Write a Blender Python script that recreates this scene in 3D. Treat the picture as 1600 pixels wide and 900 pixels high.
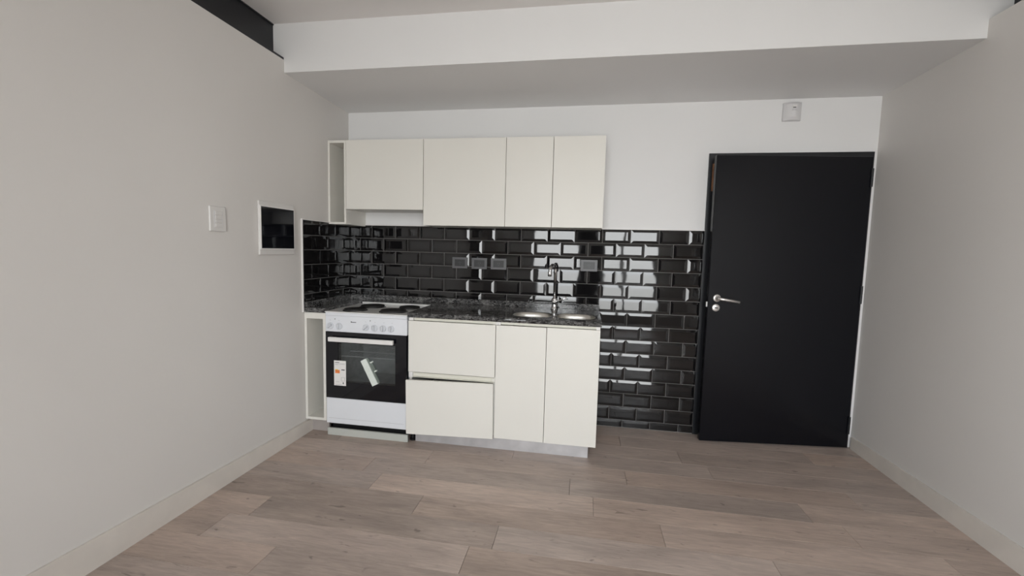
import bpy, bmesh, math, random
from mathutils import Vector, Matrix
random.seed(7)
for o in list(bpy.data.objects): bpy.data.objects.remove(o)
S = bpy.context.scene
C = S.collection
PI = math.pi

# ---------------------------------------------------------------- camera
cam_d = bpy.data.cameras.new('camera'); cam = bpy.data.objects.new('camera', cam_d); C.objects.link(cam)
YAW, PITCH, ROLL, FPX = -.1632, -.085, .0252, 681.5534
fw = Vector((math.sin(YAW)*math.cos(PITCH), math.cos(YAW)*math.cos(PITCH), math.sin(PITCH)))
rt0 = Vector((math.cos(YAW), -math.sin(YAW), 0)); up0 = rt0.cross(fw)
rt = math.cos(ROLL)*rt0 + math.sin(ROLL)*up0
up = -math.sin(ROLL)*rt0 + math.cos(ROLL)*up0
m = Matrix((rt, up, -fw)).transposed().to_4x4(); m.translation = (1.9064, -3.3224, 1.3186)
cam.matrix_world = m
cam_d.sensor_fit = 'HORIZONTAL'; cam_d.sensor_width = 36; cam_d.lens = 36*FPX/1600
cam_d.clip_start = .05; cam_d.clip_end = 100
S.camera = cam

# ---------------------------------------------------------------- light and exposure
S.view_settings.view_transform = 'Standard'; S.view_settings.look = 'None'
S.view_settings.gamma = 1; S.view_settings.use_curve_mapping = False
S.view_settings.exposure = 0.46
W = bpy.data.worlds.new('world'); S.world = W; W.use_nodes = True
nt = W.node_tree; nt.nodes.clear()
out = nt.nodes.new('ShaderNodeOutputWorld'); bg = nt.nodes.new('ShaderNodeBackground')
tc = nt.nodes.new('ShaderNodeTexCoord'); sp = nt.nodes.new('ShaderNodeSeparateXYZ'); rp = nt.nodes.new('ShaderNodeValToRGB')
mp = nt.nodes.new('ShaderNodeMapRange'); mp.inputs[1].default_value = -1; mp.inputs[2].default_value = 1
nt.links.new(tc.outputs['Generated'], sp.inputs[0]); nt.links.new(sp.outputs[2], mp.inputs[0]); nt.links.new(mp.outputs[0], rp.inputs[0])
nt.links.new(rp.outputs[0], bg.inputs[0]); nt.links.new(bg.outputs[0], out.inputs[0])
e = rp.color_ramp.elements; e[0].position = .40; e[0].color = (.50, .49, .48, 1); e[1].position = .50; e[1].color = (.98, .98, 1, 1)
x = e.new(1.0); x.color = (.80, .88, 1, 1)
bg.inputs[1].default_value = 10.0

REAR = -5.0
ADDED_SIDEWIN = [('left', -4.85, -3.85, .75, 2.35), ('right', -4.85, -4.35, .60, 2.40)]  # unseen windows added behind the camera to brighten walls and floor
def portal_side(side, y0, y1, z0, z1):
    d = bpy.data.lights.new('added_side_portal', 'AREA'); d.shape = 'RECTANGLE'; d.size = z1-z0; d.size_y = y1-y0
    d.cycles.is_portal = True
    o = bpy.data.objects.new('added_side_portal', d); C.objects.link(o)
    sg = 1 if side == 'left' else -1
    o.location = (-.03 if sg > 0 else 3.83, (y0+y1)/2, (z0+z1)/2); o.rotation_euler = (0, -sg*PI/2, 0)
for q in ADDED_SIDEWIN: portal_side(*q)
def portal(x0, x1, z0, z1):
    d = bpy.data.lights.new('window_daylight_portal', 'AREA'); d.shape = 'RECTANGLE'; d.size = x1-x0; d.size_y = z1-z0
    d.cycles.is_portal = True
    o = bpy.data.objects.new('window_daylight_portal', d); C.objects.link(o)
    o.location = ((x0+x1)/2, REAR-.03, (z0+z1)/2); o.rotation_euler = (PI/2, 0, 0)   # faces +y, into the room
WIN = [(.95, 1.80), (2.16, 3.27)]; WZ0, WZ1 = .20, 2.55
for a, b in WIN: portal(a, b, WZ0, WZ1)

# ---------------------------------------------------------------- materials
def newmat(name):
    m = bpy.data.materials.new(name); m.use_nodes = True
    return m, m.node_tree, m.node_tree.nodes['Principled BSDF']
def mat(name, col, rough=.5, metal=0, spec=.5, bump=0, bscale=200, var=0, vscale=3):
    m, t, b = newmat(name)
    b.inputs['Roughness'].default_value = rough; b.inputs['Metallic'].default_value = metal
    b.inputs['Specular IOR Level'].default_value = spec
    c = t.nodes.new('ShaderNodeTexCoord')
    n = t.nodes.new('ShaderNodeTexNoise'); n.inputs['Scale'].default_value = vscale; n.inputs['Detail'].default_value = 4
    t.links.new(c.outputs['Object'], n.inputs['Vector'])
    r = t.nodes.new('ShaderNodeValToRGB'); t.links.new(n.outputs['Fac'], r.inputs[0])
    e = r.color_ramp.elements; e[0].position = .3; e[1].position = .7
    e[0].color = (*[v*(1-var) for v in col], 1); e[1].color = (*[min(1, v*(1+var)) for v in col], 1)
    t.links.new(r.outputs[0], b.inputs['Base Color'])
    if bump:
        n2 = t.nodes.new('ShaderNodeTexNoise'); n2.inputs['Scale'].default_value = bscale; n2.inputs['Detail'].default_value = 3
        t.links.new(c.outputs['Object'], n2.inputs['Vector'])
        bp = t.nodes.new('ShaderNodeBump'); bp.inputs['Strength'].default_value = bump; bp.inputs['Distance'].default_value = .002
        t.links.new(n2.outputs['Fac'], bp.inputs['Height']); t.links.new(bp.outputs[0], b.inputs['Normal'])
    return m
M = {}
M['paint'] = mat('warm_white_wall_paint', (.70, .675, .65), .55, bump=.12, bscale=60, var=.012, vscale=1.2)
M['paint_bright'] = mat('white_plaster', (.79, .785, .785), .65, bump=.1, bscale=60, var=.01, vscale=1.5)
M['ceiling'] = mat('ceiling_paint', (.80, .775, .76), .8, bump=.1, bscale=40, var=.01)
M['steel_black'] = mat('black_painted_steel', (.008, .009, .012), .35, bump=.1, bscale=30)
M['door_black'] = mat('black_satin_enamel', (.003, .0035, .006), .24, spec=.34, bump=.03, bscale=6)
M['cab'] = mat('off_white_melamine', (.755, .735, .685), .42, var=.006, vscale=5, bump=.02, bscale=400)
M['cab_edge'] = mat('cream_profile', (.72, .70, .62), .35)
M['enamel'] = mat('white_enamel', (.74, .755, .79), .22, spec=.5)
M['hob'] = mat('white_hob_enamel', (.78, .775, .76), .15)
M['plate'] = mat('cast_iron', (.012, .011, .011), .55, bump=.2, bscale=150)
M['chrome'] = mat('chrome', (.85, .85, .86), .07, 1)
M['steel'] = mat('brushed_steel', (.80, .78, .73), .40, 1, bump=.05, bscale=300)
M['lever'] = mat('satin_nickel', (.90, .88, .86), .42, 1)
M['plinth'] = mat('brushed_aluminium_plinth', (.56, .55, .56), .45, .6, var=.12, vscale=9)
M['plinth_dull'] = mat('dull_grey_plinth', (.42, .38, .36), .5, .2, var=.08, vscale=9)
M['chrome_wire'] = mat('bright_wire', (.85, .85, .85), .35, .3)
M['knob'] = mat('shade_tinted_knob', (.64, .655, .69), .3)  # greyed so the shading of the knobs is in their colour
M['plinth_light'] = mat('satin_grey_white_panel', (.50, .51, .475), .35, var=.03)
M['black'] = mat('black_plastic', (.006, .006, .007), .4)
M['black_glass'] = mat('black_door_glass', (.004, .0045, .007), .06)
M['cavity'] = mat('oven_enamel', (.62, .63, .63), .35, var=.15, vscale=20)
M['white_plastic'] = mat('white_plastic', (.78, .76, .74), .3)
M['plate_white'] = mat('dull_white_plate', (.70, .68, .66), .35)
M['grey_plastic'] = mat('grey_plastic', (.70, .69, .70), .35)
M['outlet_frame'] = mat('graphite_plastic', (.10, .10, .105), .4)
M['outlet_dark'] = mat('dark_graphite_plastic', (.022, .022, .024), .4)
M['foam'] = mat('pale_grey_plastic', (.68, .72, .68), .6, var=.04, vscale=60)
M['foam_side'] = mat('grey_green_plastic', (.16, .185, .165), .6)
M['print_dark'] = mat('dark_print', (.05, .05, .055), .5)
M['print_grey'] = mat('grey_print', (.42, .42, .43), .5)
M['orange'] = mat('orange_print', (.75, .20, .05), .5, var=.4, vscale=90)
M['yellow'] = mat('yellow_print', (.85, .62, .10), .5)
M['wood'] = mat('raw_brown_wood', (.23, .105, .05), .6, var=.25, vscale=25, bump=.2)
M['grout'] = mat('grey_grout', (.16, .155, .15), .8)
M['skirting'] = mat('pale_wood_skirting', (.68, .635, .585), .45, var=.05, vscale=7)
M['subfloor'] = mat('subfloor', (.03, .026, .024), .9)
M['frame_alu'] = mat('white_window_frame', (.6, .6, .6), .4)

def tile_mat():
    m, t, b = newmat('black_glazed_ceramic')
    b.inputs['Base Color'].default_value = (.006, .0055, .006, 1); b.inputs['Roughness'].default_value = .035
    b.inputs['IOR'].default_value = 1.52
    c = t.nodes.new('ShaderNodeTexCoord'); oi = t.nodes.new('ShaderNodeObjectInfo')
    ad = t.nodes.new('ShaderNodeVectorMath'); ad.operation = 'MULTIPLY_ADD'
    t.links.new(oi.outputs['Random'], ad.inputs[0]); ad.inputs[1].default_value = (40, 17, 29); t.links.new(c.outputs['Object'], ad.inputs[2])
    n = t.nodes.new('ShaderNodeTexNoise'); n.inputs['Scale'].default_value = 9; n.inputs['Detail'].default_value = 1
    t.links.new(ad.outputs[0], n.inputs['Vector'])
    bp = t.nodes.new('ShaderNodeBump'); bp.inputs['Strength'].default_value = .12; bp.inputs['Distance'].default_value = .004
    t.links.new(n.outputs['Fac'], bp.inputs['Height']); t.links.new(bp.outputs[0], b.inputs['Normal'])
    return m
M['tile'] = tile_mat()

def granite_mat():
    m, t, b = newmat('dark_veined_granite')
    b.inputs['Roughness'].default_value = .09
    c = t.nodes.new('ShaderNodeTexCoord'); geo = t.nodes.new('ShaderNodeNewGeometry')
    n1 = t.nodes.new('ShaderNodeTexNoise'); n1.inputs['Scale'].default_value = 9; n1.inputs['Detail'].default_value = 8; n1.inputs['Roughness'].default_value = .7; n1.inputs['Distortion'].default_value = 1.8
    n2 = t.nodes.new('ShaderNodeTexNoise'); n2.inputs['Scale'].default_value = 75; n2.inputs['Detail'].default_value = 5; n2.inputs['Distortion'].default_value = .8
    mpg = t.nodes.new('ShaderNodeMapping'); mpg.inputs['Scale'].default_value = (1, 1.6, 2.2); mpg.inputs['Rotation'].default_value = (0, .3, .5)
    t.links.new(geo.outputs['Position'], mpg.inputs[0])
    for n in (n1, n2): t.links.new(mpg.outputs[0], n.inputs['Vector'])
    r1 = t.nodes.new('ShaderNodeValToRGB'); e = r1.color_ramp.elements
    e[0].position = .46; e[0].color = (.012, .012, .013, 1); e[1].position = .72; e[1].color = (.22, .215, .21, 1)
    r2 = t.nodes.new('ShaderNodeValToRGB'); e = r2.color_ramp.elements
    e[0].position = .48; e[0].color = (0, 0, 0, 1); e[1].position = .74; e[1].color = (.30, .295, .29, 1)
    t.links.new(n1.outputs['Fac'], r1.inputs[0]); t.links.new(n2.outputs['Fac'], r2.inputs[0])
    mx = t.nodes.new('ShaderNodeMix'); mx.data_type = 'RGBA'; mx.blend_type = 'ADD'; mx.inputs[0].default_value = .75
    t.links.new(r1.outputs[0], mx.inputs[6]); t.links.new(r2.outputs[0], mx.inputs[7]); t.links.new(mx.outputs[2], b.inputs['Base Color'])
    return m
M['granite'] = granite_mat()

def plank_mat():
    m, t, b = newmat('grey_brown_laminate_oak')
    b.inputs['Roughness'].default_value = .42
    oi = t.nodes.new('ShaderNodeObjectInfo'); geo = t.nodes.new('ShaderNodeNewGeometry')
    def vec(sc):
        mpn = t.nodes.new('ShaderNodeMapping'); mpn.inputs['Scale'].default_value = sc
        ad = t.nodes.new('ShaderNodeVectorMath'); ad.operation = 'MULTIPLY_ADD'
        t.links.new(oi.outputs['Random'], ad.inputs[0]); ad.inputs[1].default_value = (31, 57, 13); t.links.new(geo.outputs['Position'], ad.inputs[2])
        t.links.new(ad.outputs[0], mpn.inputs[0]); return mpn.outputs[0]
    def noise(sc, scale, det, dist, p0, p1, c0, c1):
        n = t.nodes.new('ShaderNodeTexNoise'); n.inputs['Scale'].default_value = scale; n.inputs['Detail'].default_value = det; n.inputs['Distortion'].default_value = dist
        t.links.new(vec(sc), n.inputs['Vector'])
        r = t.nodes.new('ShaderNodeValToRGB'); e = r.color_ramp.elements
        e[0].position = p0; e[1].position = p1; e[0].color = (c0, c0, c0, 1); e[1].color = (c1, c1, c1, 1)
        t.links.new(n.outputs['Fac'], r.inputs[0]); return r.outputs[0]
    grain = noise((1, 8, 1), 9, 7, .9, .3, .7, .86, 1.12)
    broad = noise((1, 4.5, 1), 1.5, 3, 1.0, .32, .68, .84, 1.12)
    fine = noise((3, 60, 1), 10, 4, 0, .3, .7, .94, 1.06)
    knot = noise((1, 2.6, 1), 11, 2, .5, .685, .74, 1.0, .60)
    col = oi.outputs['Color']
    for s_ in (grain, broad, fine, knot):
        mx = t.nodes.new('ShaderNodeMix'); mx.data_type = 'RGBA'; mx.blend_type = 'MULTIPLY'; mx.inputs[0].default_value = 1
        t.links.new(col, mx.inputs[6]); t.links.new(s_, mx.inputs[7]); col = mx.outputs[2]
    t.links.new(col, b.inputs['Base Color'])
    bp = t.nodes.new('ShaderNodeBump'); bp.inputs['Strength'].default_value = .1; bp.inputs['Distance'].default_value = .001
    t.links.new(fine, bp.inputs['Height']); t.links.new(bp.outputs[0], b.inputs['Normal'])
    return m
M['plank'] = plank_mat()

def glass_mat(name, tint, gl=1.0):
    m = bpy.data.materials.new(name); m.use_nodes = True; t = m.node_tree; t.nodes.clear()
    o = t.nodes.new('ShaderNodeOutputMaterial'); tr = t.nodes.new('ShaderNodeBsdfTransparent'); g = t.nodes.new('ShaderNodeBsdfGlossy')
    tr.inputs[0].default_value = (*tint, 1); g.inputs['Roughness'].default_value = .02
    f = t.nodes.new('ShaderNodeFresnel'); f.inputs[0].default_value = 1.5; mx = t.nodes.new('ShaderNodeMixShader')
    t.links.new(f.outputs[0], mx.inputs[0]); t.links.new(tr.outputs[0], mx.inputs[1]); t.links.new(g.outputs[0], mx.inputs[2]); t.links.new(mx.outputs[0], o.inputs[0])
    return m
M['glass'] = glass_mat('clear_pane', (.97, .98, .97)); M['oven_glass'] = glass_mat('smoked_pane', (.72, .73, .73))

# ---------------------------------------------------------------- helpers
def wloc(o):
    v = Vector((0, 0, 0))
    while o is not None: v += o.location; o = o.parent
    return v
def obj(name, bm, m, parent=None, center=None, T=None, smooth=False):
    """link a bmesh given in world coordinates as one object whose origin is its centre"""
    if T is not None: bm.transform(T)
    vs = [v.co for v in bm.verts]
    lo = Vector([min(v[i] for v in vs) for i in range(3)]); hi = Vector([max(v[i] for v in vs) for i in range(3)])
    c = Vector(center) if center is not None else (lo+hi)/2
    bm.transform(Matrix.Translation(-c))
    bmesh.ops.recalc_face_normals(bm, faces=bm.faces)
    me = bpy.data.meshes.new(name); bm.to_mesh(me); bm.free()
    if smooth:
        for p in me.polygons: p.use_smooth = True
    me.materials.append(M[m] if isinstance(m, str) else m)
    o = bpy.data.objects.new(name, me); C.objects.link(o)
    o.location = c
    if parent is not None:
        o.parent = parent; o.location = c - wloc(parent)
    return o
def box(bm, x0, x1, y0, y1, z0, z1, bev=0, seg=1):
    g = bmesh.ops.create_cube(bm, size=1)['verts']
    for v in g: v.co = Vector((x0+(v.co.x+.5)*(x1-x0), y0+(v.co.y+.5)*(y1-y0), z0+(v.co.z+.5)*(z1-z0)))
    if bev:
        es = list({e for v in g for e in v.link_edges})
        bmesh.ops.bevel(bm, geom=es, offset=bev, segments=seg, profile=.5, affect='EDGES')
    return bm
def B(*a, **k): return box(bmesh.new(), *a, **k)
def boxes(*L):
    bm = bmesh.new()
    for l in L: box(bm, *l)
    return bm
def hexa(bm, pts):
    """8 corners: bottom 4 then top 4"""
    v = [bm.verts.new(p) for p in pts]
    for f in ((0, 1, 2, 3), (7, 6, 5, 4), (0, 4, 5, 1), (1, 5, 6, 2), (2, 6, 7, 3), (3, 7, 4, 0)): bm.faces.new([v[i] for i in f])
    return bm
def frame_from(d):
    d = Vector(d).normalized(); a = Vector((0, 0, 1)) if abs(d.z) < .9 else Vector((1, 0, 0))
    u = d.cross(a).normalized(); return u, u.cross(d).normalized()
def lathe(bm, c, axis, prof, n=32, cap=True):
    """profile [(radius, distance along axis)]"""
    c = Vector(c); ax = Vector(axis).normalized(); u, w = frame_from(ax); rings = []
    for r, h in prof:
        rings.append([bm.verts.new(c+ax*h+(u*math.cos(2*PI*i/n)+w*math.sin(2*PI*i/n))*max(r, 1e-5)) for i in range(n)])
    for a, b in zip(rings, rings[1:]):
        for i in range(n): bm.faces.new((a[i], a[(i+1) % n], b[(i+1) % n], b[i]))
    if cap: bm.faces.new(rings[0]); bm.faces.new(rings[-1])
    return bm
def tube(bm, pts, r, n=14):
    pts = [Vector(p) for p in pts]; rs = r if isinstance(r, (list, tuple)) else [r]*len(pts); rings = []
    u = None
    for i, p in enumerate(pts):
        d = (pts[min(i+1, len(pts)-1)]-pts[max(i-1, 0)]).normalized()
        if u is None: u, _ = frame_from(d)
        u = (u-d*u.dot(d)).normalized(); w = d.cross(u)
        rings.append([bm.verts.new(p+(u*math.cos(2*PI*k/n)+w*math.sin(2*PI*k/n))*rs[i]) for k in range(n)])
    for a, b in zip(rings, rings[1:]):
        for i in range(n): bm.faces.new((a[i], a[(i+1) % n], b[(i+1) % n], b[i]))
    bm.faces.new(rings[0]); bm.faces.new(rings[-1]); return bm
def slab_with_holes(outer, holes, z0, z1):
    """a flat slab with holes: outlines in x,y"""
    cu = bpy.data.curves.new('slab', 'CURVE'); cu.dimensions = '2D'; cu.fill_mode = 'BOTH'; cu.extrude = (z1-z0)/2
    for P in [outer]+holes:
        s = cu.splines.new('POLY'); s.points.add(len(P)-1); s.use_cyclic_u = True
        for q, (a, b) in zip(s.points, P): q.co = (a, b, 0, 1)
    o = bpy.data.objects.new('slab', cu); C.objects.link(o)
    dg = bpy.context.evaluated_depsgraph_get(); me = bpy.data.meshes.new_from_object(o.evaluated_get(dg))
    bm = bmesh.new(); bm.from_mesh(me); bpy.data.objects.remove(o); bpy.data.meshes.remove(me)
    bmesh.ops.remove_doubles(bm, verts=bm.verts, dist=1e-6)
    bm.transform(Matrix.Translation((0, 0, (z0+z1)/2))); return bm
def supr(cx, cy, a, b, n=48, p=2.8):
    L = []
    for i in range(n):
        t = 2*PI*i/n; c, s = math.cos(t), math.sin(t)
        L.append((cx+a*math.copysign(abs(c)**(2/p), c), cy+b*math.copysign(abs(s)**(2/p), s)))
    return L
def thing(name, label, cat, loc, group=None):
    o = bpy.data.objects.new(name, None); C.objects.link(o); o.location = loc; o.empty_display_size = .1
    o['label'] = label; o['category'] = cat
    if group: o['group'] = group
    return o
def tag(o, label=None, cat=None, group=None, kind=None):
    if label: o['label'] = label
    if cat: o['category'] = cat
    if group: o['group'] = group
    if kind: o['kind'] = kind
    return o
def struct(name, bm, m, label=None, parent=None):
    return tag(obj(name, bm, m, parent), label, kind='structure')

RW = 3.797          # right wall plane
WTL, WTR = 2.474, 2.497
CZ = 2.692

# ---------------------------------------------------------------- the room shell
floor = struct('floor', B(-.12, RW+.12, REAR, .12, -.08, -.011), 'subfloor', 'grey-brown wood laminate floor laid in long boards')
DX0, DX1, DZ = 2.741, 3.776, 2.034      # outside of the door frame
wb = bmesh.new()
for b_ in ((-.14, DX0, 0, .12, -.08, CZ+.1), (DX0, DX1, 0, .12, DZ, CZ+.1), (DX1, RW+.16, 0, .12, -.08, CZ+.1)): box(wb, *b_)
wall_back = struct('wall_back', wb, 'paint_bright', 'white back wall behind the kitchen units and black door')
def wall_hole(x0, x1, q, top):
    _, a, b, c, d = q
    return boxes((x0, x1, b, 0, -.08, top), (x0, x1, REAR, a, -.08, top), (x0, x1, a, b, -.08, c), (x0, x1, a, b, d, top))
wall_left = struct('wall_left', wall_hole(-.10, 0, ADDED_SIDEWIN[0], WTL), 'paint', 'long pale left wall carrying the switch and fuse panel')
wall_right = struct('wall_right', wall_hole(RW, RW+.10, ADDED_SIDEWIN[1], WTR), 'paint', 'plain pale right wall beside the black door')
bm = boxes((-.2, WIN[0][0], REAR-.12, REAR, -.08, CZ+.1), (WIN[1][1], RW+.2, REAR-.12, REAR, -.08, CZ+.1),
           (WIN[0][0], WIN[1][1], REAR-.12, REAR, WZ1, CZ+.1), (WIN[0][0], WIN[1][1], REAR-.12, REAR, -.08, WZ0))
struct('wall_rear', bm, 'paint', 'rear wall with the tall windows, opposite the kitchen')
struct('ceiling', B(-.2, RW+.3, REAR-.1, -.6, CZ, CZ+.1), 'ceiling', 'flat pale grey ceiling of the room')
# dropped beam over the kitchen
bm = hexa(bmesh.new(), [(-.1, -.756, 2.397), (RW+.097, -.756, 2.4085), (RW+.097, .02, 2.394), (-.1, .02, 2.380),
                        (-.1, -.756, CZ+.02), (RW+.097, -.756, CZ+.02), (RW+.097, .02, CZ+.02), (-.1, .02, CZ+.02)])
struct('ceiling_beam', bm, 'paint_bright', 'deep white boxed-in beam across the room above the kitchen')
# steel beams running over the side walls
bm = boxes((-.085, -.072, REAR, -.757, WTL+.014, CZ), (-.12, -.001, REAR, -.757, WTL, WTL+.014), (-.12, -.066, REAR, -.757, CZ-.008, CZ))
box(bm, -.2, -.12, REAR, 0, WTL-.05, CZ+.05)
struct('trim_1', bm, 'steel_black', 'black steel beam along the top of the left wall')
bm = boxes((RW+.098, RW+.112, REAR, -.757, WTR+.014, CZ), (RW+.085, RW+.2, REAR, -.757, WTR, WTR+.014))
box(bm, RW+.12, RW+.2, REAR, 0, WTR-.05, CZ+.05)
struct('trim_2', bm, 'steel_black', 'black steel beam along the top of the right wall')

# skirting boards
def skirt(name, xw, s, y0, y1, label, t0, t1, h0, h1):
    p = lambda t, y, z: (xw+s*t, y, z)
    bm = hexa(bmesh.new(), [p(0, y0, 0), p(t0, y0, 0), p(t1, y1, 0), p(0, y1, 0), p(0, y0, h0), p(t0-.002, y0, h0), p(t1-.002, y1, h1), p(0, y1, h1)])
    return struct(name, bm, 'skirting', label)
skirt('baseboard_left', 0, 1, -.545, -2.3, 'pale wood-look skirting board along the left wall', .024, .010, .083, .136)
skirt('baseboard_right', RW, -1, -.03, -2.3, 'pale wood-look skirting board along the right wall', .014, .012, .083, .140)

# windows in the rear wall, each with a pane
for i, (a, b) in enumerate(WIN):
    f = .05
    bm = boxes((a, a+f, REAR-.09, REAR-.03, WZ0, WZ1), (b-f, b, REAR-.09, REAR-.03, WZ0, WZ1), (a+f, b-f, REAR-.09, REAR-.03, WZ0, WZ0+f), (a+f, b-f, REAR-.09, REAR-.03, WZ1-f, WZ1))
    if i == 1: box(bm, 2.55, 2.60, REAR-.09, REAR-.03, WZ0+f, WZ1-f)
    w = struct('window_%d' % (i+1), bm, 'frame_alu', ['narrow tall window in the rear wall', 'wide tall window in the rear wall'][i])
    struct('pane', B(a+f, b-f, REAR-.065, REAR-.06, WZ0+f, WZ1-f), 'glass', None, w)
for i, (sd, a, b, c, d) in enumerate(ADDED_SIDEWIN):  # frames and panes of the added side windows
    x0, x1 = ((-.07, -.03) if sd == 'left' else (RW+.03, RW+.07)); f = .05
    w = struct('window_%d' % (i+3), boxes((x0, x1, a, a+f, c, d), (x0, x1, b-f, b, c, d), (x0, x1, a+f, b-f, c, c+f), (x0, x1, a+f, b-f, d-f, d)), 'frame_alu', sd+' side window near the rear corner, added to light the opposite wall')
    struct('pane', B((x0+x1)/2-.003, (x0+x1)/2+.003, a+f, b-f, c+f, d-f), 'glass', None, w)
struct('trim_3', B(WIN[0][1], WIN[1][0], REAR-.10, REAR+.02, WZ0, WZ1), 'steel_black', 'black column added between the rear windows to darken the tile reflections')  # added: its mirror image stands in for the person at the camera

# floor boards, each its own piece
ROWS = {0: 2.9, 1: 2.2, 2: 2.567, 3: 1.497, 4: .98, 5: .657, 6: .785, 7: 1.104, 8: 1.549, 9: 1.448, 10: .62, 11: 1.9, 12: 1.0, 13: .35}
TINT = {(3, 0): -.10, (3, 1): .02, (4, 0): .10, (4, 1): -.06, (5, 0): .0, (5, 1): -.14, (5, 2): -.10, (6, 0): -.02, (6, 1): .16, (6, 2): .12, (7, 0): -.20, (7, 1): -.12,
        (7, 2): .10, (8, 0): .06, (8, 1): -.20, (8, 2): .08, (9, 0): -.05, (9, 1): .10, (9, 2): -.12, (2, 1): -.10, (2, 2): .06, (5, 3): .08, (10, 1): -.10, (10, 2): .04}
PWD, PL = .17, 1.215
BASE = (.46, .368, .315)
nrow = int(-REAR/PWD)+1
for r in range(nrow):
    off = ROWS.get(r, random.uniform(0, PL)); off = off % PL
    xs = [0]+[off+k*PL for k in range(5) if .04 < off+k*PL < RW-.04]+[RW]
    y1 = -.0-r*PWD; y0 = max(y1-PWD, REAR)
    if y1-y0 < .02: continue
    for k in range(len(xs)-1):
        a, b = xs[k]+.0008, xs[k+1]-.0008
        bm = B(a, b, y0+.0006, y1-.0006, -.010, 0)
        es = [e for e in bm.edges if all(v.co.z > -.001 for v in e.verts)]
        bmesh.ops.bevel(bm, geom=es, offset=.0006, segments=1, affect='EDGES')
        o = obj('plank', bm, 'plank', floor)
        t = 1+.8*TINT.get((r, k), random.uniform(-.08, .08)); q = random.uniform(-.012, .012)
        o.color = (BASE[0]*t+q, BASE[1]*t, BASE[2]*t-q*.6, 1)

# ---------------------------------------------------------------- black bevelled tiles
PX, PZ, TOP, J = .203, .1025, 1.495, .0035
_tm = {}
def tile_mesh(w, h, bl=1, br=1, bb=1):
    key = (round(w, 4), round(h, 4), bl, br, bb)
    if key in _tm: return _tm[key]
    bm = bmesh.new(); d = .019; t0, t1 = .0028, .0055
    def ring(i0, i1, j0, j1, t): return [bm.verts.new((x, -t, z)) for x, z in ((i0, j0), (i1, j0), (i1, j1), (i0, j1))]
    a = ring(-w/2, w/2, -h/2, h/2, 0); b = ring(-w/2, w/2, -h/2, h/2, t0)
    c = ring(-w/2+(d if bl else .0), w/2-(d if br else 0), -h/2+(d if bb else 0), h/2-d, t1)
    for p, q in ((a, b), (b, c)):
        for i in range(4):
            try: bm.faces.new((p[i], p[(i+1) % 4], q[(i+1) % 4], q[i]))
            except ValueError: pass
    bm.faces.new(c); bm.faces.new(a)
    bmesh.ops.recalc_face_normals(bm, faces=bm.faces)
    me = bpy.data.meshes.new('tile'); bm.to_mesh(me); bm.free(); me.materials.append(M['tile'])
    _tm[key] = me; return me
def put_tile(me, loc, rz, parent):
    o = bpy.data.objects.new('tile', me); C.objects.link(o)
    o.parent = parent; o.location = Vector(loc)-wloc(parent)
    k = math.radians(.28)
    o.rotation_euler = (random.uniform(-k, k), 0, rz+random.uniform(-k, k)*1.3)
TX1 = DX0
for r in range(15):
    z1 = TOP-r*PZ; z0 = z1-PZ
    last = r == 14
    if last: z0 = .004
    h = z1-z0-J
    x = 0.0; first = (r % 2 == 1); k = 0
    while x < TX1-.01:
        w = PX/2 if (first and k == 0) else PX
        x1 = min(x+w, TX1)
        if not (r > 6 and x1 < 1.96):
            put_tile(tile_mesh(x1-x-J, h, not (first and k == 0), x1-x > .8*PX, not last), ((x+x1)/2, -.002, (z0+z1)/2), 0, wall_back)
        x = x1; k += 1
for r in range(6):
    z1 = TOP-r*PZ; z0 = z1-PZ; y = 0.0; k = 0
    while y > -.605:
        w = PX/2 if (r % 2 == 1 and k == 0) else PX
        y1 = max(y-w, -.609)
        put_tile(tile_mesh(abs(y1-y)-J, PZ-J, 1, 1, 1), (.002, (y+y1)/2, (z0+z1)/2), PI/2, wall_left)
        y = y1; k += 1
struct('grout', B(0, TX1-.0005, -.0035, .0, .0, TOP), 'grout', None, wall_back)
struct('grout', B(.0, .0035, -.611, 0, .87, TOP), 'grout', None, wall_left)
struct('tile_trim', boxes((.0, TX1, -.010, 0, TOP-.001, TOP+.006)), 'white_plastic', None, wall_back)
struct('tile_trim', boxes((0, .010, -.617, -.610, .86, TOP+.006), (0, .010, -.610, -.01, TOP-.001, TOP+.006)), 'white_plastic', None, wall_left)

# ---------------------------------------------------------------- the black door
door = bpy.data.objects.new('door_1', None); C.objects.link(door); door.location = (3.26, 0, 0)
tag(door, 'black steel entrance door standing slightly ajar beside the right wall', kind='structure')
bm = boxes((DX0, DX0+.042, -.012, .118, 0, DZ), (DX1-.03, DX1, -.012, .118, 0, DZ), (DX0+.042, DX1-.03, -.012, .118, DZ-.036, DZ),
           (DX0+.042, DX0+.075, .05, .118, 0, DZ-.036), (DX1-.06, DX1-.03, .05, .118, 0, DZ-.036), (DX0+.07, DX1-.06, .05, .118, DZ-.07, DZ-.036))
struct('door_frame', bm, 'steel_black', None, door)
# leaf: hinged at the right, free edge 14 cm into the room
HX, HY, LX, LY = 3.762, -.034, 2.7585, -.138
ang = math.atan2(LY-HY, LX-HX); L = math.hypot(LX-HX, LY-HY)
e1 = Vector((math.cos(ang), math.sin(ang), 0))      # from hinge to free edge
nn = Vector((-e1.y, e1.x, 0));
if nn.y > 0: nn = -nn                               # towards the room
T = Matrix((( e1.x, -nn.x, 0, HX), (e1.y, -nn.y, 0, HY), (0, 0, 1, 0), (0, 0, 0, 1)))   # local: x along the leaf, y into the leaf, z up
bm = B(0, L, 0, .040, .008, 1.997, bev=.003)
leaf = struct('door_leaf', bm, 'door_black', None, door); 
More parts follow.
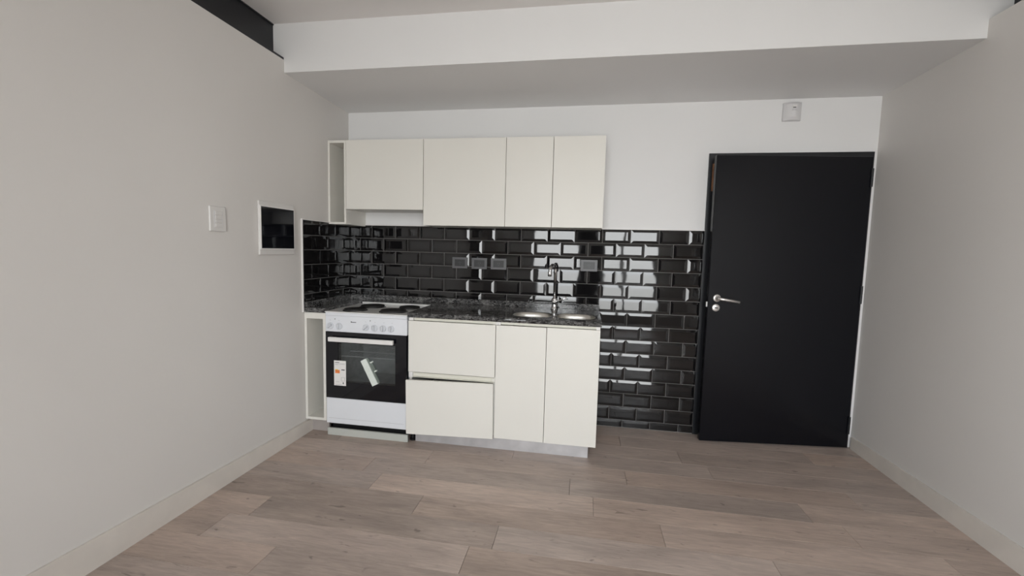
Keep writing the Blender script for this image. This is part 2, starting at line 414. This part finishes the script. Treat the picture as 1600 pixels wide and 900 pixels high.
# transform leaf mesh into place
def place(o, par):
    me = o.data; Tl = Matrix.Translation(o.location+(wloc(o.parent) if o.parent else Vector()))
    me.transform(Tl); me.transform(T); vs = [v.co.copy() for v in me.vertices]
    c = sum(vs, Vector())/len(vs); me.transform(Matrix.Translation(-c)); o.parent = par; o.location = c-wloc(par)
    if T.determinant() < 0: me.flip_normals()
place(leaf, door)
def leafpart(name, bm, m, smooth=False, par=None):
    o = obj(name, bm, m, None, smooth=smooth); place(o, par or leaf); return o
def lx(x, z_unused=0): return (x-HX)/e1.x
hx = lx(2.816); 
bm = lathe(bmesh.new(), (hx, 0, 1.029), (0, -1, 0), [(.026, 0), (.026, .006), (.022, .009), (.012, .0095), (.0105, .03), (.0105, .05)])
leafpart('handle_rose', bm, 'lever', True)
hx2 = lx(2.944)
bm = tube(bmesh.new(), [(hx, -.03, 1.029), (hx, -.046, 1.029), (hx-.010, -.056, 1.0275), (hx-.03, -.058, 1.025), (hx2, -.058, 1.010)], [.010, .010, .010, .0095, .0095], 16)
leafpart('door_handle', bm, 'lever', True)
ex = lx(2.8125)
bm = lathe(bmesh.new(), (ex, 0, .962), (0, -1, 0), [(.026, 0), (.026, .006), (.023, .009), (.0, .009)], cap=False)
leafpart('keyhole_escutcheon', bm, 'lever', True)
leafpart('keyhole', B(ex-.011, ex+.011, -.0125, -.008, .9585, .9655), 'black')
leafpart('latch_bolt', B(L, L+.006, .012, .026, .965, 1.0), 'lever')
for z in (1.86, 1.08, .17):
    bm = lathe(bmesh.new(), (HX-.004, HY-.005, z-.06), (0, 0, 1), [(.0075, 0), (.0075, .058), (.006, .059), (.006, .061), (.0075, .062), (.0075, .12)], 16)
    struct('hinge', bm, 'steel_black', None, door)
struct('wood_strip', B(DX0+.024, DX0+.066, -.018, -.0125, 1.772, 1.962), 'wood', None, door)
struct('wood_strip', B(DX0+.040, DX0+.066, -.018, -.0125, 0, .428), 'wood', None, door)
# dim corridor beyond the door
bm = boxes((2.5, 4.0, 1.1, 1.16, -.05, 2.2), (2.44, 2.5, .12, 1.16, -.05, 2.2), (4.0, 4.06, .12, 1.16, -.05, 2.2), (2.44, 4.06, .12, 1.16, 2.2, 2.26), (2.44, 4.06, .12, 1.16, -.11, -.05))
struct('wall_corridor', bm, 'paint', 'dim corridor walls behind the black door')

# ---------------------------------------------------------------- cabinets
FT = .018       # panel thickness
YF = -.601      # lower fronts
def front(x0, x1, z0, z1, yf, parent, name='door', T=None):
    return obj(name, B(x0, x1, yf, yf+FT, z0, z1, bev=.0012), 'cab', parent, T=T)
def feet(parent, xs, ys, h=.1):
    for x in xs:
        for y in ys:
            obj('foot', lathe(bmesh.new(), (x, y, 0), (0, 0, 1), [(.022, 0), (.022, .012), (.014, .016), (.014, h)], 16), 'black', parent)
# open niche to the left of the cooker
n = thing('open_niche_unit', 'narrow white open base unit between the left wall and the cooker', 'cabinet', (.084, -.3, 0))
obj('side_panel', B(.004, .022, YF, -.01, .10, .860), 'cab', n); obj('side_panel', B(.144, .164, YF, -.01, .10, .860), 'cab', n)
obj('bottom_panel', B(.022, .144, YF, -.01, .10, .118), 'cab', n); obj('top_panel', B(.022, .144, YF, -.01, .818, .860), 'cab', n)
obj('back_panel', B(.022, .144, -.13, -.115, .118, .818), 'cab', n)
feet(n, (.05, .13), (-.45, -.1)); obj('plinth', B(.006, .150, -.548, -.532, 0, .098), 'plinth_dull', n)

# drawer unit
d = thing('drawer_unit', 'white base unit of two wide handleless drawers right of the cooker', 'cabinet', (1.06, -.3, 0))
obj('carcass', boxes((.767, .785, YF+.02, -.04, .10, .862), (1.34, 1.3585, YF+.02, -.04, .10, .862), (.785, 1.34, YF+.02, -.04, .10, .118), (.785, 1.34, -.058, -.04, .118, .862)), 'cab', d)
o = obj('drawer', B(.766, 1.3575, YF, YF+FT, .494, .839, bev=.0012), 'cab', d)
obj('drawer_box', boxes((.80, .812, -.57, -.08, .52, .70), (1.313, 1.325, -.57, -.08, .52, .70), (.812, 1.313, -.57, -.08, .52, .53)), 'cab', o)
# the lower drawer stands slightly open and crooked
Td = Matrix.Translation((1.3575, -.618, .28)) @ Matrix.Rotation(math.radians(2.7), 4, 'Z') @ Matrix.Rotation(math.radians(-.7), 4, 'Y') @ Matrix.Translation((-1.3575, .601, -.28))
o = obj('drawer', B(.768, 1.3545, YF, YF+FT, .088, .456, bev=.0012), 'cab', d, T=Td)
obj('drawer_box', boxes((.82, .832, -.585, -.12, .14, .34), (1.30, 1.312, -.585, -.12, .14, .34), (.832, 1.30, -.585, -.12, .14, .15)), 'cab', o)
obj('grip_profile', boxes((.800, 1.3575, YF+.022, YF+.03, .841, .862), (.800, 1.3575, YF+.005, YF+.022, .857, .862)), 'cab_edge', d)
obj('profile_end_cap', B(.769, .800, YF+.003, YF+.03, .842, .862), 'white_plastic', d)
obj('grip_profile', boxes((.795, 1.352, YF+.022, YF+.03, .458, .492), (.795, 1.352, YF+.005, YF+.022, .486, .490), (.795, 1.352, YF+.006, YF+.022, .458, .461)), 'cab_edge', d)
obj('profile_end_cap', B(.769, .795, YF+.004, YF+.03, .456, .492), 'white_plastic', d)
feet(d, (.7815,), (-.545,)); feet(d, (1.32,), (-.52,)); feet(d, (.80, 1.32), (-.1,))
# sink unit
s = thing('sink_unit', 'white two-door base unit under the double sink at the right end', 'cabinet', (1.69, -.3, 0))
obj('carcass', boxes((1.3605, 1.379, YF+.02, -.04, .10, .862), (2.001, 2.019, YF+.02, -.012, .10, .862), (1.379, 2.001, YF+.02, -.04, .10, .118), (1.379, 2.001, -.058, -.04, .118, .862)), 'cab', s)
front(1.3615, 1.6855, .0895, .8395, YF, s); front(1.6885, 2.0195, .0885, .841, YF, s)
obj('grip_profile', boxes((1.39, 1.994, YF+.022, YF+.03, .8425, .862), (1.39, 1.994, YF+.005, YF+.022, .857, .862)), 'cab_edge', s)
obj('profile_end_cap', B(1.362, 1.39, YF+.003, YF+.03, .8425, .862), 'white_plastic', s); obj('profile_end_cap', B(1.994, 2.018, YF+.003, YF+.03, .8425, .862), 'white_plastic', s)
feet(s, (1.40, 1.95), (-.50, -.1))
o = obj('kickboard', B(.806, 1.974, -.566, -.551, 0, .097, bev=.001), 'plinth'); tag(o, 'scuffed aluminium kickboard under the drawers and sink doors', 'kickboard')

# wall units
YU = -.296
n = thing('open_wall_unit', 'narrow open white wall unit in the left corner above the tiles', 'cabinet', (.074, -.148, 1.485))
obj('side_panel', B(.002, .017, YU, -.002, 1.485, 2.095), 'cab', n); obj('side_panel', B(.131, .1455, YU, -.002, 1.485, 2.095), 'cab', n)
obj('bottom_panel', B(.017, .131, YU, -.002, 1.485, 1.501), 'cab', n); obj('top_panel', B(.017, .131, YU, -.002, 2.077, 2.095), 'cab', n)
obj('back_panel', B(.017, .131, -.02, -.006, 1.501, 2.077), 'cab', n)
def wall_unit(name, label, x0, x1, z0, z1, doors):
    t = thing(name, label, 'cabinet', ((x0+x1)/2, -.148, z0))
    obj('carcass', boxes((x0, x0+FT, YU+FT+.002, -.002, z0, z1), (x1-FT, x1, YU+FT+.002, -.002, z0, z1), (x0+FT, x1-FT, YU+FT+.002, -.002, z0, z0+FT),
                         (x0+FT, x1-FT, YU+FT+.002, -.002, z1-FT, z1), (x0+FT, x1-FT, -.014, -.004, z0+FT, z1-FT)), 'cab', t)
    for a, b in doors: front(a, b, z0-.001, z1+.001, YU, t)
wall_unit('wall_unit', 'shorter white wall unit with one flap, above the cooker', .147, .744, 1.597, 2.095, [(.147, .7425)])
wall_unit('wall_unit', 'full-height single-door white wall unit in the middle of the row', .7455, 1.3435, 1.487, 2.095, [(.7465, 1.3425)])
wall_unit('wall_unit', 'double-door white wall unit at the right end, above the sink', 1.345, 2.0165, 1.487, 2.096, [(1.3455, 1.6695), (1.6725, 2.0165)])

# ---------------------------------------------------------------- granite worktop
wt = thing('worktop', 'dark veined granite worktop with low upstand and two sink cut-outs', 'worktop', (1.1, -.3, .863))
CT0, CT1, YC = .863, .893, -.609
obj('slab', boxes((.003, .1655, YC, -.012, CT0, CT1)), 'granite', wt)
obj('slab', B(.1655, .762, -.150, -.012, CT0, CT1), 'granite', wt)
SK = [(1.572, -.405, .132, .125), (1.862, -.400, .132, .130)]
obj('slab', slab_with_holes([(.762, YC), (2.026, YC), (2.026, -.012), (.762, -.012)], [supr(*q) for q in SK], CT0, CT1), 'granite', wt)
obj('upstand', B(.03, 2.026, -.030, -.0115, CT1, .934, bev=.001), 'granite', wt)
obj('upstand', B(.0115, .030, -.606, -.0115, CT1, .934, bev=.001), 'granite', wt)
for i, q in enumerate(SK):
    cx, cy, a, b = q; bm = bmesh.new(); rings = []
    prof = [(.999, .8895), (.985, .8895), (.975, .86), (.968, .84), (.96, .76), (.90, .735), (.6, .726), (.18, .722)]
    for sc, z in prof: rings.append([bm.verts.new((x, y, z)) for x, y in supr(cx, cy, a*sc, b*sc)])
    for p, r in zip(rings, rings[1:]):
        for k in range(48): bm.faces.new((p[k], p[(k+1) % 48], r[(k+1) % 48], r[k]))
    bm.faces.new(rings[-1])
    sk = obj('sink_bowl', bm, 'steel', None, smooth=True)
    tag(sk, ['left stainless steel sink bowl set in the granite', 'right stainless steel sink bowl set in the granite'][i], 'sink', 'sink bowls in the worktop')
    dr = obj('drain', lathe(bmesh.new(), (cx, cy, .7225), (0, 0, 1), [(.045, 0), (.042, .003), (.03, .001), (.0, .001)], cap=False), 'chrome', sk, smooth=True)

# mixer tap
f = thing('mixer_tap', 'tall chrome mixer tap with hooked spout behind the sinks', 'tap', (1.697, -.10, CT1))
obj('tap_base', lathe(bmesh.new(), (1.697, -.10, CT1), (0, 0, 1), [(.026, 0), (.026, .006), (.019, .012), (.0175, .05), (.021, .056), (.022, .072), (.0195, .082), (.013, .086)]), 'chrome', f, smooth=True)
pts = [(1.697, -.10, .97), (1.697, -.10, 1.19)]
for k in range(1, 13):
    t = PI*k/12
    pts.append((1.697-.0135*(1-math.cos(t)), -.10-.080*(1-math.cos(t)), 1.19+.034*math.sin(t)))
x_, y_, z_ = pts[-1]; pts += [(x_-.001, y_-.002, 1.17)]
obj('spout', tube(bmesh.new(), pts, .0115, 18), 'chrome', f, smooth=True)
obj('spout_tip', lathe(bmesh.new(), (x_-.001, y_-.002, 1.180), (0, 0, -1), [(.0125, 0), (.0135, .004), (.0135, .032), (.011, .034), (.0, .033)], 20), 'chrome', f, smooth=True)
obj('tap_lever', tube(bmesh.new(), [(1.706, -.105, .950), (1.722, -.118, .957), (1.745, -.13, .968), (1.785, -.148, .990)], [.013, .008, .0062, .0055], 12), 'chrome', f, smooth=True)
obj('tap_joint', lathe(bmesh.new(), (1.694, -.128, .950), (0, 1, 0), [(.0, 0), (.014, .002), (.017, .008), (.017, .03)], 20, cap=False), 'chrome', f, smooth=True)

# ---------------------------------------------------------------- cooker
SX0, SX1, YS = .1685, .7600, -.600
ck = thing('cooker', 'white freestanding electric cooker with four hotplates and black oven door', 'cooker', (.465, -.35, 0))
OX0, OX1, OZ0, OZ1 = .225, .700, .340, .690      # cavity
bm = boxes((SX0+.002, OX0, YS+.03, -.155, .088, .868), (OX1, SX1-.002, YS+.03, -.155, .088, .868), (OX0, OX1, YS+.03, -.155, .088, OZ0), (OX0, OX1, YS+.03, -.155, OZ1, .868), (OX0, OX1, -.20, -.155, OZ0, OZ1))
obj('body', bm, 'enamel', ck)
obj('oven_cavity', boxes((OX0, OX0+.006, YS+.032, -.2, OZ0, OZ1), (OX1-.006, OX1, YS+.032, -.2, OZ0, OZ1), (OX0, OX1, YS+.032, -.2, OZ0, OZ0+.006), (OX0, OX1, YS+.032, -.2, OZ1-.006, OZ1), (OX0, OX1, -.206, -.2, OZ0, OZ1)), 'cavity', ck)
rk = bmesh.new()
for k in range(15): tube(rk, [(OX0+.02+k*.031, YS+.05, .553), (OX0+.02+k*.031, -.23, .553)], .0015, 6)
for y in (YS+.05, -.4, -.23): tube(rk, [(OX0+.008, y, .556), (OX1-.008, y, .556)], .0045, 8)
obj('oven_rack', rk, 'chrome_wire', ck)
bm = B(SX0-.002, SX1+.002, YS-.014, -.152, .869, .876, bev=.002); obj('hob_top', bm, 'hob', ck)
obj('hob_rim', B(SX0+.03, SX1, -.160, -.151, .876, .892, bev=.002), 'hob', ck)
obj('rim_band', B(SX0, SX1, YS-.012, YS+.03, .848, .8685, bev=.003), 'enamel', ck)
cp = obj('control_panel', B(SX0+.001, SX1-.001, YS-.010, YS+.03, .737, .8475, bev=.002), 'enamel', ck)
obj('brand_mark', boxes((.357, .364, YS-.0108, YS-.0098, .806, .814), (.364, .396, YS-.0108, YS-.0098, .8065, .811)), 'print_dark', cp)
for x in (.2405, .4985): obj('pilot_lamp', lathe(bmesh.new(), (x, YS-.010, .825), (0, -1, 0), [(.0035, 0), (.003, .002)], 10), 'print_dark', cp)
for x in (.205, .270, .466, .533, .596, .655): obj('dial_mark', B(x-.004, x+.004, YS-.0108, YS-.0098, .8155, .8175), 'print_grey', cp)
for x, rz in ((.208, 50), (.272, 0), (.468, 50), (.529, 0), (.590, 0), (.648, 0)):
    kn = lathe(bmesh.new(), (x, YS-.010, .777), (0, -1, 0), [(.0225, 0), (.0225, .005), (.0195, .008), (.0175, .0095)], 24)
    kb = obj('control_knob', kn, 'knob', ck, smooth=False)
    g = B(x-.005, x+.005, YS-.036, YS-.018, .777-.019, .777+.019, bev=.003)
    obj('knob_grip', g, 'knob', kb, T=Matrix.Translation((x, YS, .777)) @ Matrix.Rotation(math.radians(rz), 4, 'Y') @ Matrix.Translation((-x, -YS, -.777)))
for (x, y, r) in ((.330, -.502, .074), (.357, -.294, .086), (.605, -.480, .088), (.640, -.277, .074)):
    hp = obj('hotplate', lathe(bmesh.new(), (x, y, .878), (0, 0, 1), [(r-.004, 0), (r, .002), (r, .0085), (r-.003, .011), (r-.012, .0105), (r*.35, .0105), (r*.33, .009), (.0, .009)], 48, cap=False), 'plate', ck)
    obj('drip_ring', lathe(bmesh.new(), (x, y, .8755), (0, 0, 1), [(r+.012, 0), (r+.008, .0025), (r+.002, .003), (r-.006, .001)], 48, cap=False), 'chrome', hp, smooth=True)
# oven door: black glass frame, smoked pane, handle
YD0, YD1 = YS-.013, YS+.028
DZ0, DZ1 = .275, .735
od = obj('oven_door', boxes((SX0+.003, .262, YD0, YD1, DZ0, DZ1), (.679, SX1-.003, YD0, YD1, DZ0, DZ1), (.262, .679, YD0, YD1, DZ0, .388), (.262, .679, YD0, YD1, .664, DZ1)), 'black_glass', ck)
obj('oven_window', B(.262, .679, YD0+.001, YD0+.006, .388, .664), 'oven_glass', od)
bm = bmesh.new(); box(bm, .211, .677, YD0-.040, YD0-.018, .676, .706, bev=.004, seg=2); box(bm, .225, .245, YD0-.02, YD0, .682, .700); box(bm, .643, .663, YD0-.02, YD0, .682, .700)
obj('oven_handle', bm, 'white_plastic', od)
yl = YD0-.0006
en = obj('energy_label', B(.232, .321, yl, YD0, .363, .538), 'white_plastic', od)
el = bmesh.new()
for q, m_ in (((.240, .272, .522, .526), 'print_dark'), ((.276, .314, .517, .519), 'print_grey'), ((.240, .262, .508, .510), 'print_grey'), ((.240, .313, .512, .5135), 'print_grey'),
              ((.288, .298, .470, .478), 'print_dark'), ((.300, .311, .470, .478), 'print_dark'), ((.297, .304, .375, .388), 'print_dark'), ((.241, .275, .449, .472), 'orange'), ((.241, .262, .472, .477), 'yellow'),
              ((.285, .312, .395, .397), 'print_grey'), ((.285, .312, .420, .422), 'print_grey'), ((.285, .287, .397, .420), 'print_grey'), ((.310, .312, .397, .420), 'print_grey'),
              ((.245, .272, .388, .390), 'print_grey'), ((.240, .290, .370, .372), 'print_grey')):
    obj('label_print', B(q[0], q[1], yl-.0005, yl, q[2], q[3]), m_, od)
obj('drawer_front', B(SX0+.003, SX1-.003, YS-.012, YS+.028, .091, .272, bev=.003), 'enamel', ck)
obj('drawer_groove', B(SX0+.02, SX1-.02, YS-.0125, YS-.0118, .128, .1295), 'print_grey', ck)
obj('cooker_base', boxes((SX0+.02, SX1-.02, -.56, -.2, .02, .087)), 'black', ck)
for x in (SX0+.05, SX1-.05):
    for y in (-.52, -.24): obj('cooker_foot', lathe(bmesh.new(), (x, y, 0), (0, 0, 1), [(.02, 0), (.02, .02)], 12), 'black', ck)
o = obj('kickboard', B(.171, .763, -.600, -.585, 0, .050, bev=.001), 'plinth_light'); tag(o, 'loose low white kickboard standing on the floor under the cooker', 'kickboard')
# white plastic bar stuck slantwise on the oven door
A = Vector((.457, 0, .560)); E_ = Vector((.543, 0, .391)); ax = (E_-A).normalized(); pr = Vector((ax.z, 0, -ax.x));
if pr.x > 0: pr = -pr
def slant(u0, u1, v0, v1, y0, y1):
    P = lambda u, v, y: tuple(Vector((A.x, y, A.z))+ax*u+pr*v)
    return hexa(bmesh.new(), [P(u0, v0, y0), P(u1, v0, y0), P(u1, v1, y0), P(u0, v1, y0), P(u0, v0, y1), P(u1, v0, y1), P(u1, v1, y1), P(u0, v1, y1)])
pb = thing('packing_bar', 'short pale plastic bar taped aslant on the oven door glass', 'packaging', (.50, YD0, .39))
LB = (E_-A).length
obj('bar', slant(0, LB, -.022, .022, YD0-.018, YD0-.0003), 'foam', pb)
obj('bar_back', slant(.004, LB-.004, -.034, -.022, YD0-.012, YD0-.0003), 'foam_side', pb)
obj('clip', slant(.040, .100, -.046, -.034, YD0-.010, YD0-.0003), 'foam_side', pb)
obj('clip_pin', slant(.034, .043, -.052, -.034, YD0-.013, YD0-.0003), 'foam', pb); obj('clip_pin', slant(.100, .109, -.052, -.034, YD0-.013, YD0-.0003), 'foam', pb)

# ---------------------------------------------------------------- outlets on the tiles
names = ['leftmost graphite power outlet on the black tiles', 'graphite power outlet between two others on the black tiles', 'third graphite outlet of the close row, nearer the tap', 'lone graphite power outlet on the black tiles right of the tap']
for (x, z), lab in zip(((.943, 1.215), (1.099, 1.214), (1.2515, 1.2145), (1.940, 1.223)), names):
    t = thing('power_outlet', lab, 'outlet', (x, -.01, z), 'power outlets on the backsplash')
    y0 = -.0165; w, h, iw, ih = .061, .0425, .042, .0265
    obj('cover_plate', boxes((x-w, x-iw, y0, -.0098, z-h, z+h), (x+iw, x+w, y0, -.0098, z-h, z+h), (x-iw, x+iw, y0, -.0098, z-h, z-ih), (x-iw, x+iw, y0, -.0098, z+ih, z+h)), 'outlet_frame', t)
    sk = obj('socket_insert', B(x-iw, x+iw, -.0145, -.0098, z-ih, z+ih), 'outlet_dark', t)
    bm = bmesh.new()
    for dx, dz, r in ((-.007, .004, 30), (.007, .004, -30), (0, -.010, 0)):
        b_ = B(-.001, .001, -.0152, -.0144, -.0045, .0045); b_.transform(Matrix.Translation((x+dx, 0, z+dz)) @ Matrix.Rotation(math.radians(r), 4, 'Y'))
        me = bpy.data.meshes.new('t'); b_.to_mesh(me); b_.free(); bm.from_mesh(me); bpy.data.meshes.remove(me)
    obj('socket_slots', bm, 'outlet_frame', sk)

# ---------------------------------------------------------------- left wall fittings
sw = thing('light_switch', 'white wall switch plate with stacked rockers on the left wall', 'switch', (0, -1.305, 1.445))
obj('plate', B(.0002, .010, -1.357, -1.253, 1.381, 1.511, bev=.003), 'plate_white', sw)
for y in (-1.332, -1.282): obj('rocker_rail', B(.010, .0115, y, y+.004, 1.402, 1.488), 'grey_plastic', sw)
for k in range(4): obj('rocker', B(.010, .0145, -1.326, -1.284, 1.4045+k*.021, 1.4215+k*.021, bev=.001), 'plate_white', sw)
fp = thing('fuse_panel', 'white-framed fuse panel with glossy black door on the left wall', 'electrical panel', (0, -.86, 1.42))
y0, y1 = -1.016, -.704
bm = bmesh.new(); box(bm, .0003, .012, y0, y1, 1.258, 1.578, bev=.004, seg=2); obj('housing', bm, 'plate_white', fp)
bm = boxes((.012, .019, y0+.003, y0+.009, 1.290, 1.552), (.012, .019, y1-.010, y1-.004, 1.290, 1.552), (.012, .019, y0+.009, y1-.010, 1.290, 1.297), (.012, .019, y0+.009, y1-.010, 1.544, 1.552)); obj('door_surround', bm, 'white_plastic', fp)
obj('door_panel', B(.012, .018, y0+.009, y1-.010, 1.297, 1.544), 'black_glass', fp)

# ---------------------------------------------------------------- motion detector above the door
md = thing('motion_detector', 'white curved alarm motion detector on the wall above the door', 'alarm sensor', (3.25, 0, 2.30))
bm = bmesh.new(); N = 14
def arc(z, k, bulge): 
    return [bm.verts.new((3.195+.112*i/N, -.018-(bulge)*(1-(2*i/N-1)**2)*k, z)) for i in range(N+1)]
a = arc(2.243, .75, .03); b = arc(2.262, 1, .034); c = arc(2.345, 1, .034); d_ = arc(2.362, .6, .03)
R = [a, b, c, d_]
for p, q in zip(R, R[1:]):
    for i in range(N): bm.faces.new((p[i], p[i+1], q[i+1], q[i]))
bk = [[bm.verts.new((v.co.x, 0, v.co.z)) for v in (r[0], r[-1])] for r in R]
for i in range(3):
    bm.faces.new((R[i][0], R[i+1][0], bk[i+1][0], bk[i][0])); bm.faces.new((R[i][-1], bk[i][1], bk[i+1][1], R[i+1][-1]))
bm.faces.new(a[::-1]+[bk[0][0], bk[0][1]]); bm.faces.new(d_+[bk[3][1], bk[3][0]])
obj('housing', bm, 'grey_plastic', md)
obj('lens_window', B(3.236, 3.262, -.055, -.050, 2.318, 2.336, bev=.0015), 'white_plastic', md)
obj('lens_slot', boxes((3.240, 3.258, -.0556, -.0548, 2.318, 2.323)), 'print_dark', md)
obj('embossed_line', boxes((3.235, 3.268, -.0525, -.051, 2.302, 2.304), (3.236, 3.266, -.0525, -.051, 2.309, 2.311)), 'print_grey', md)
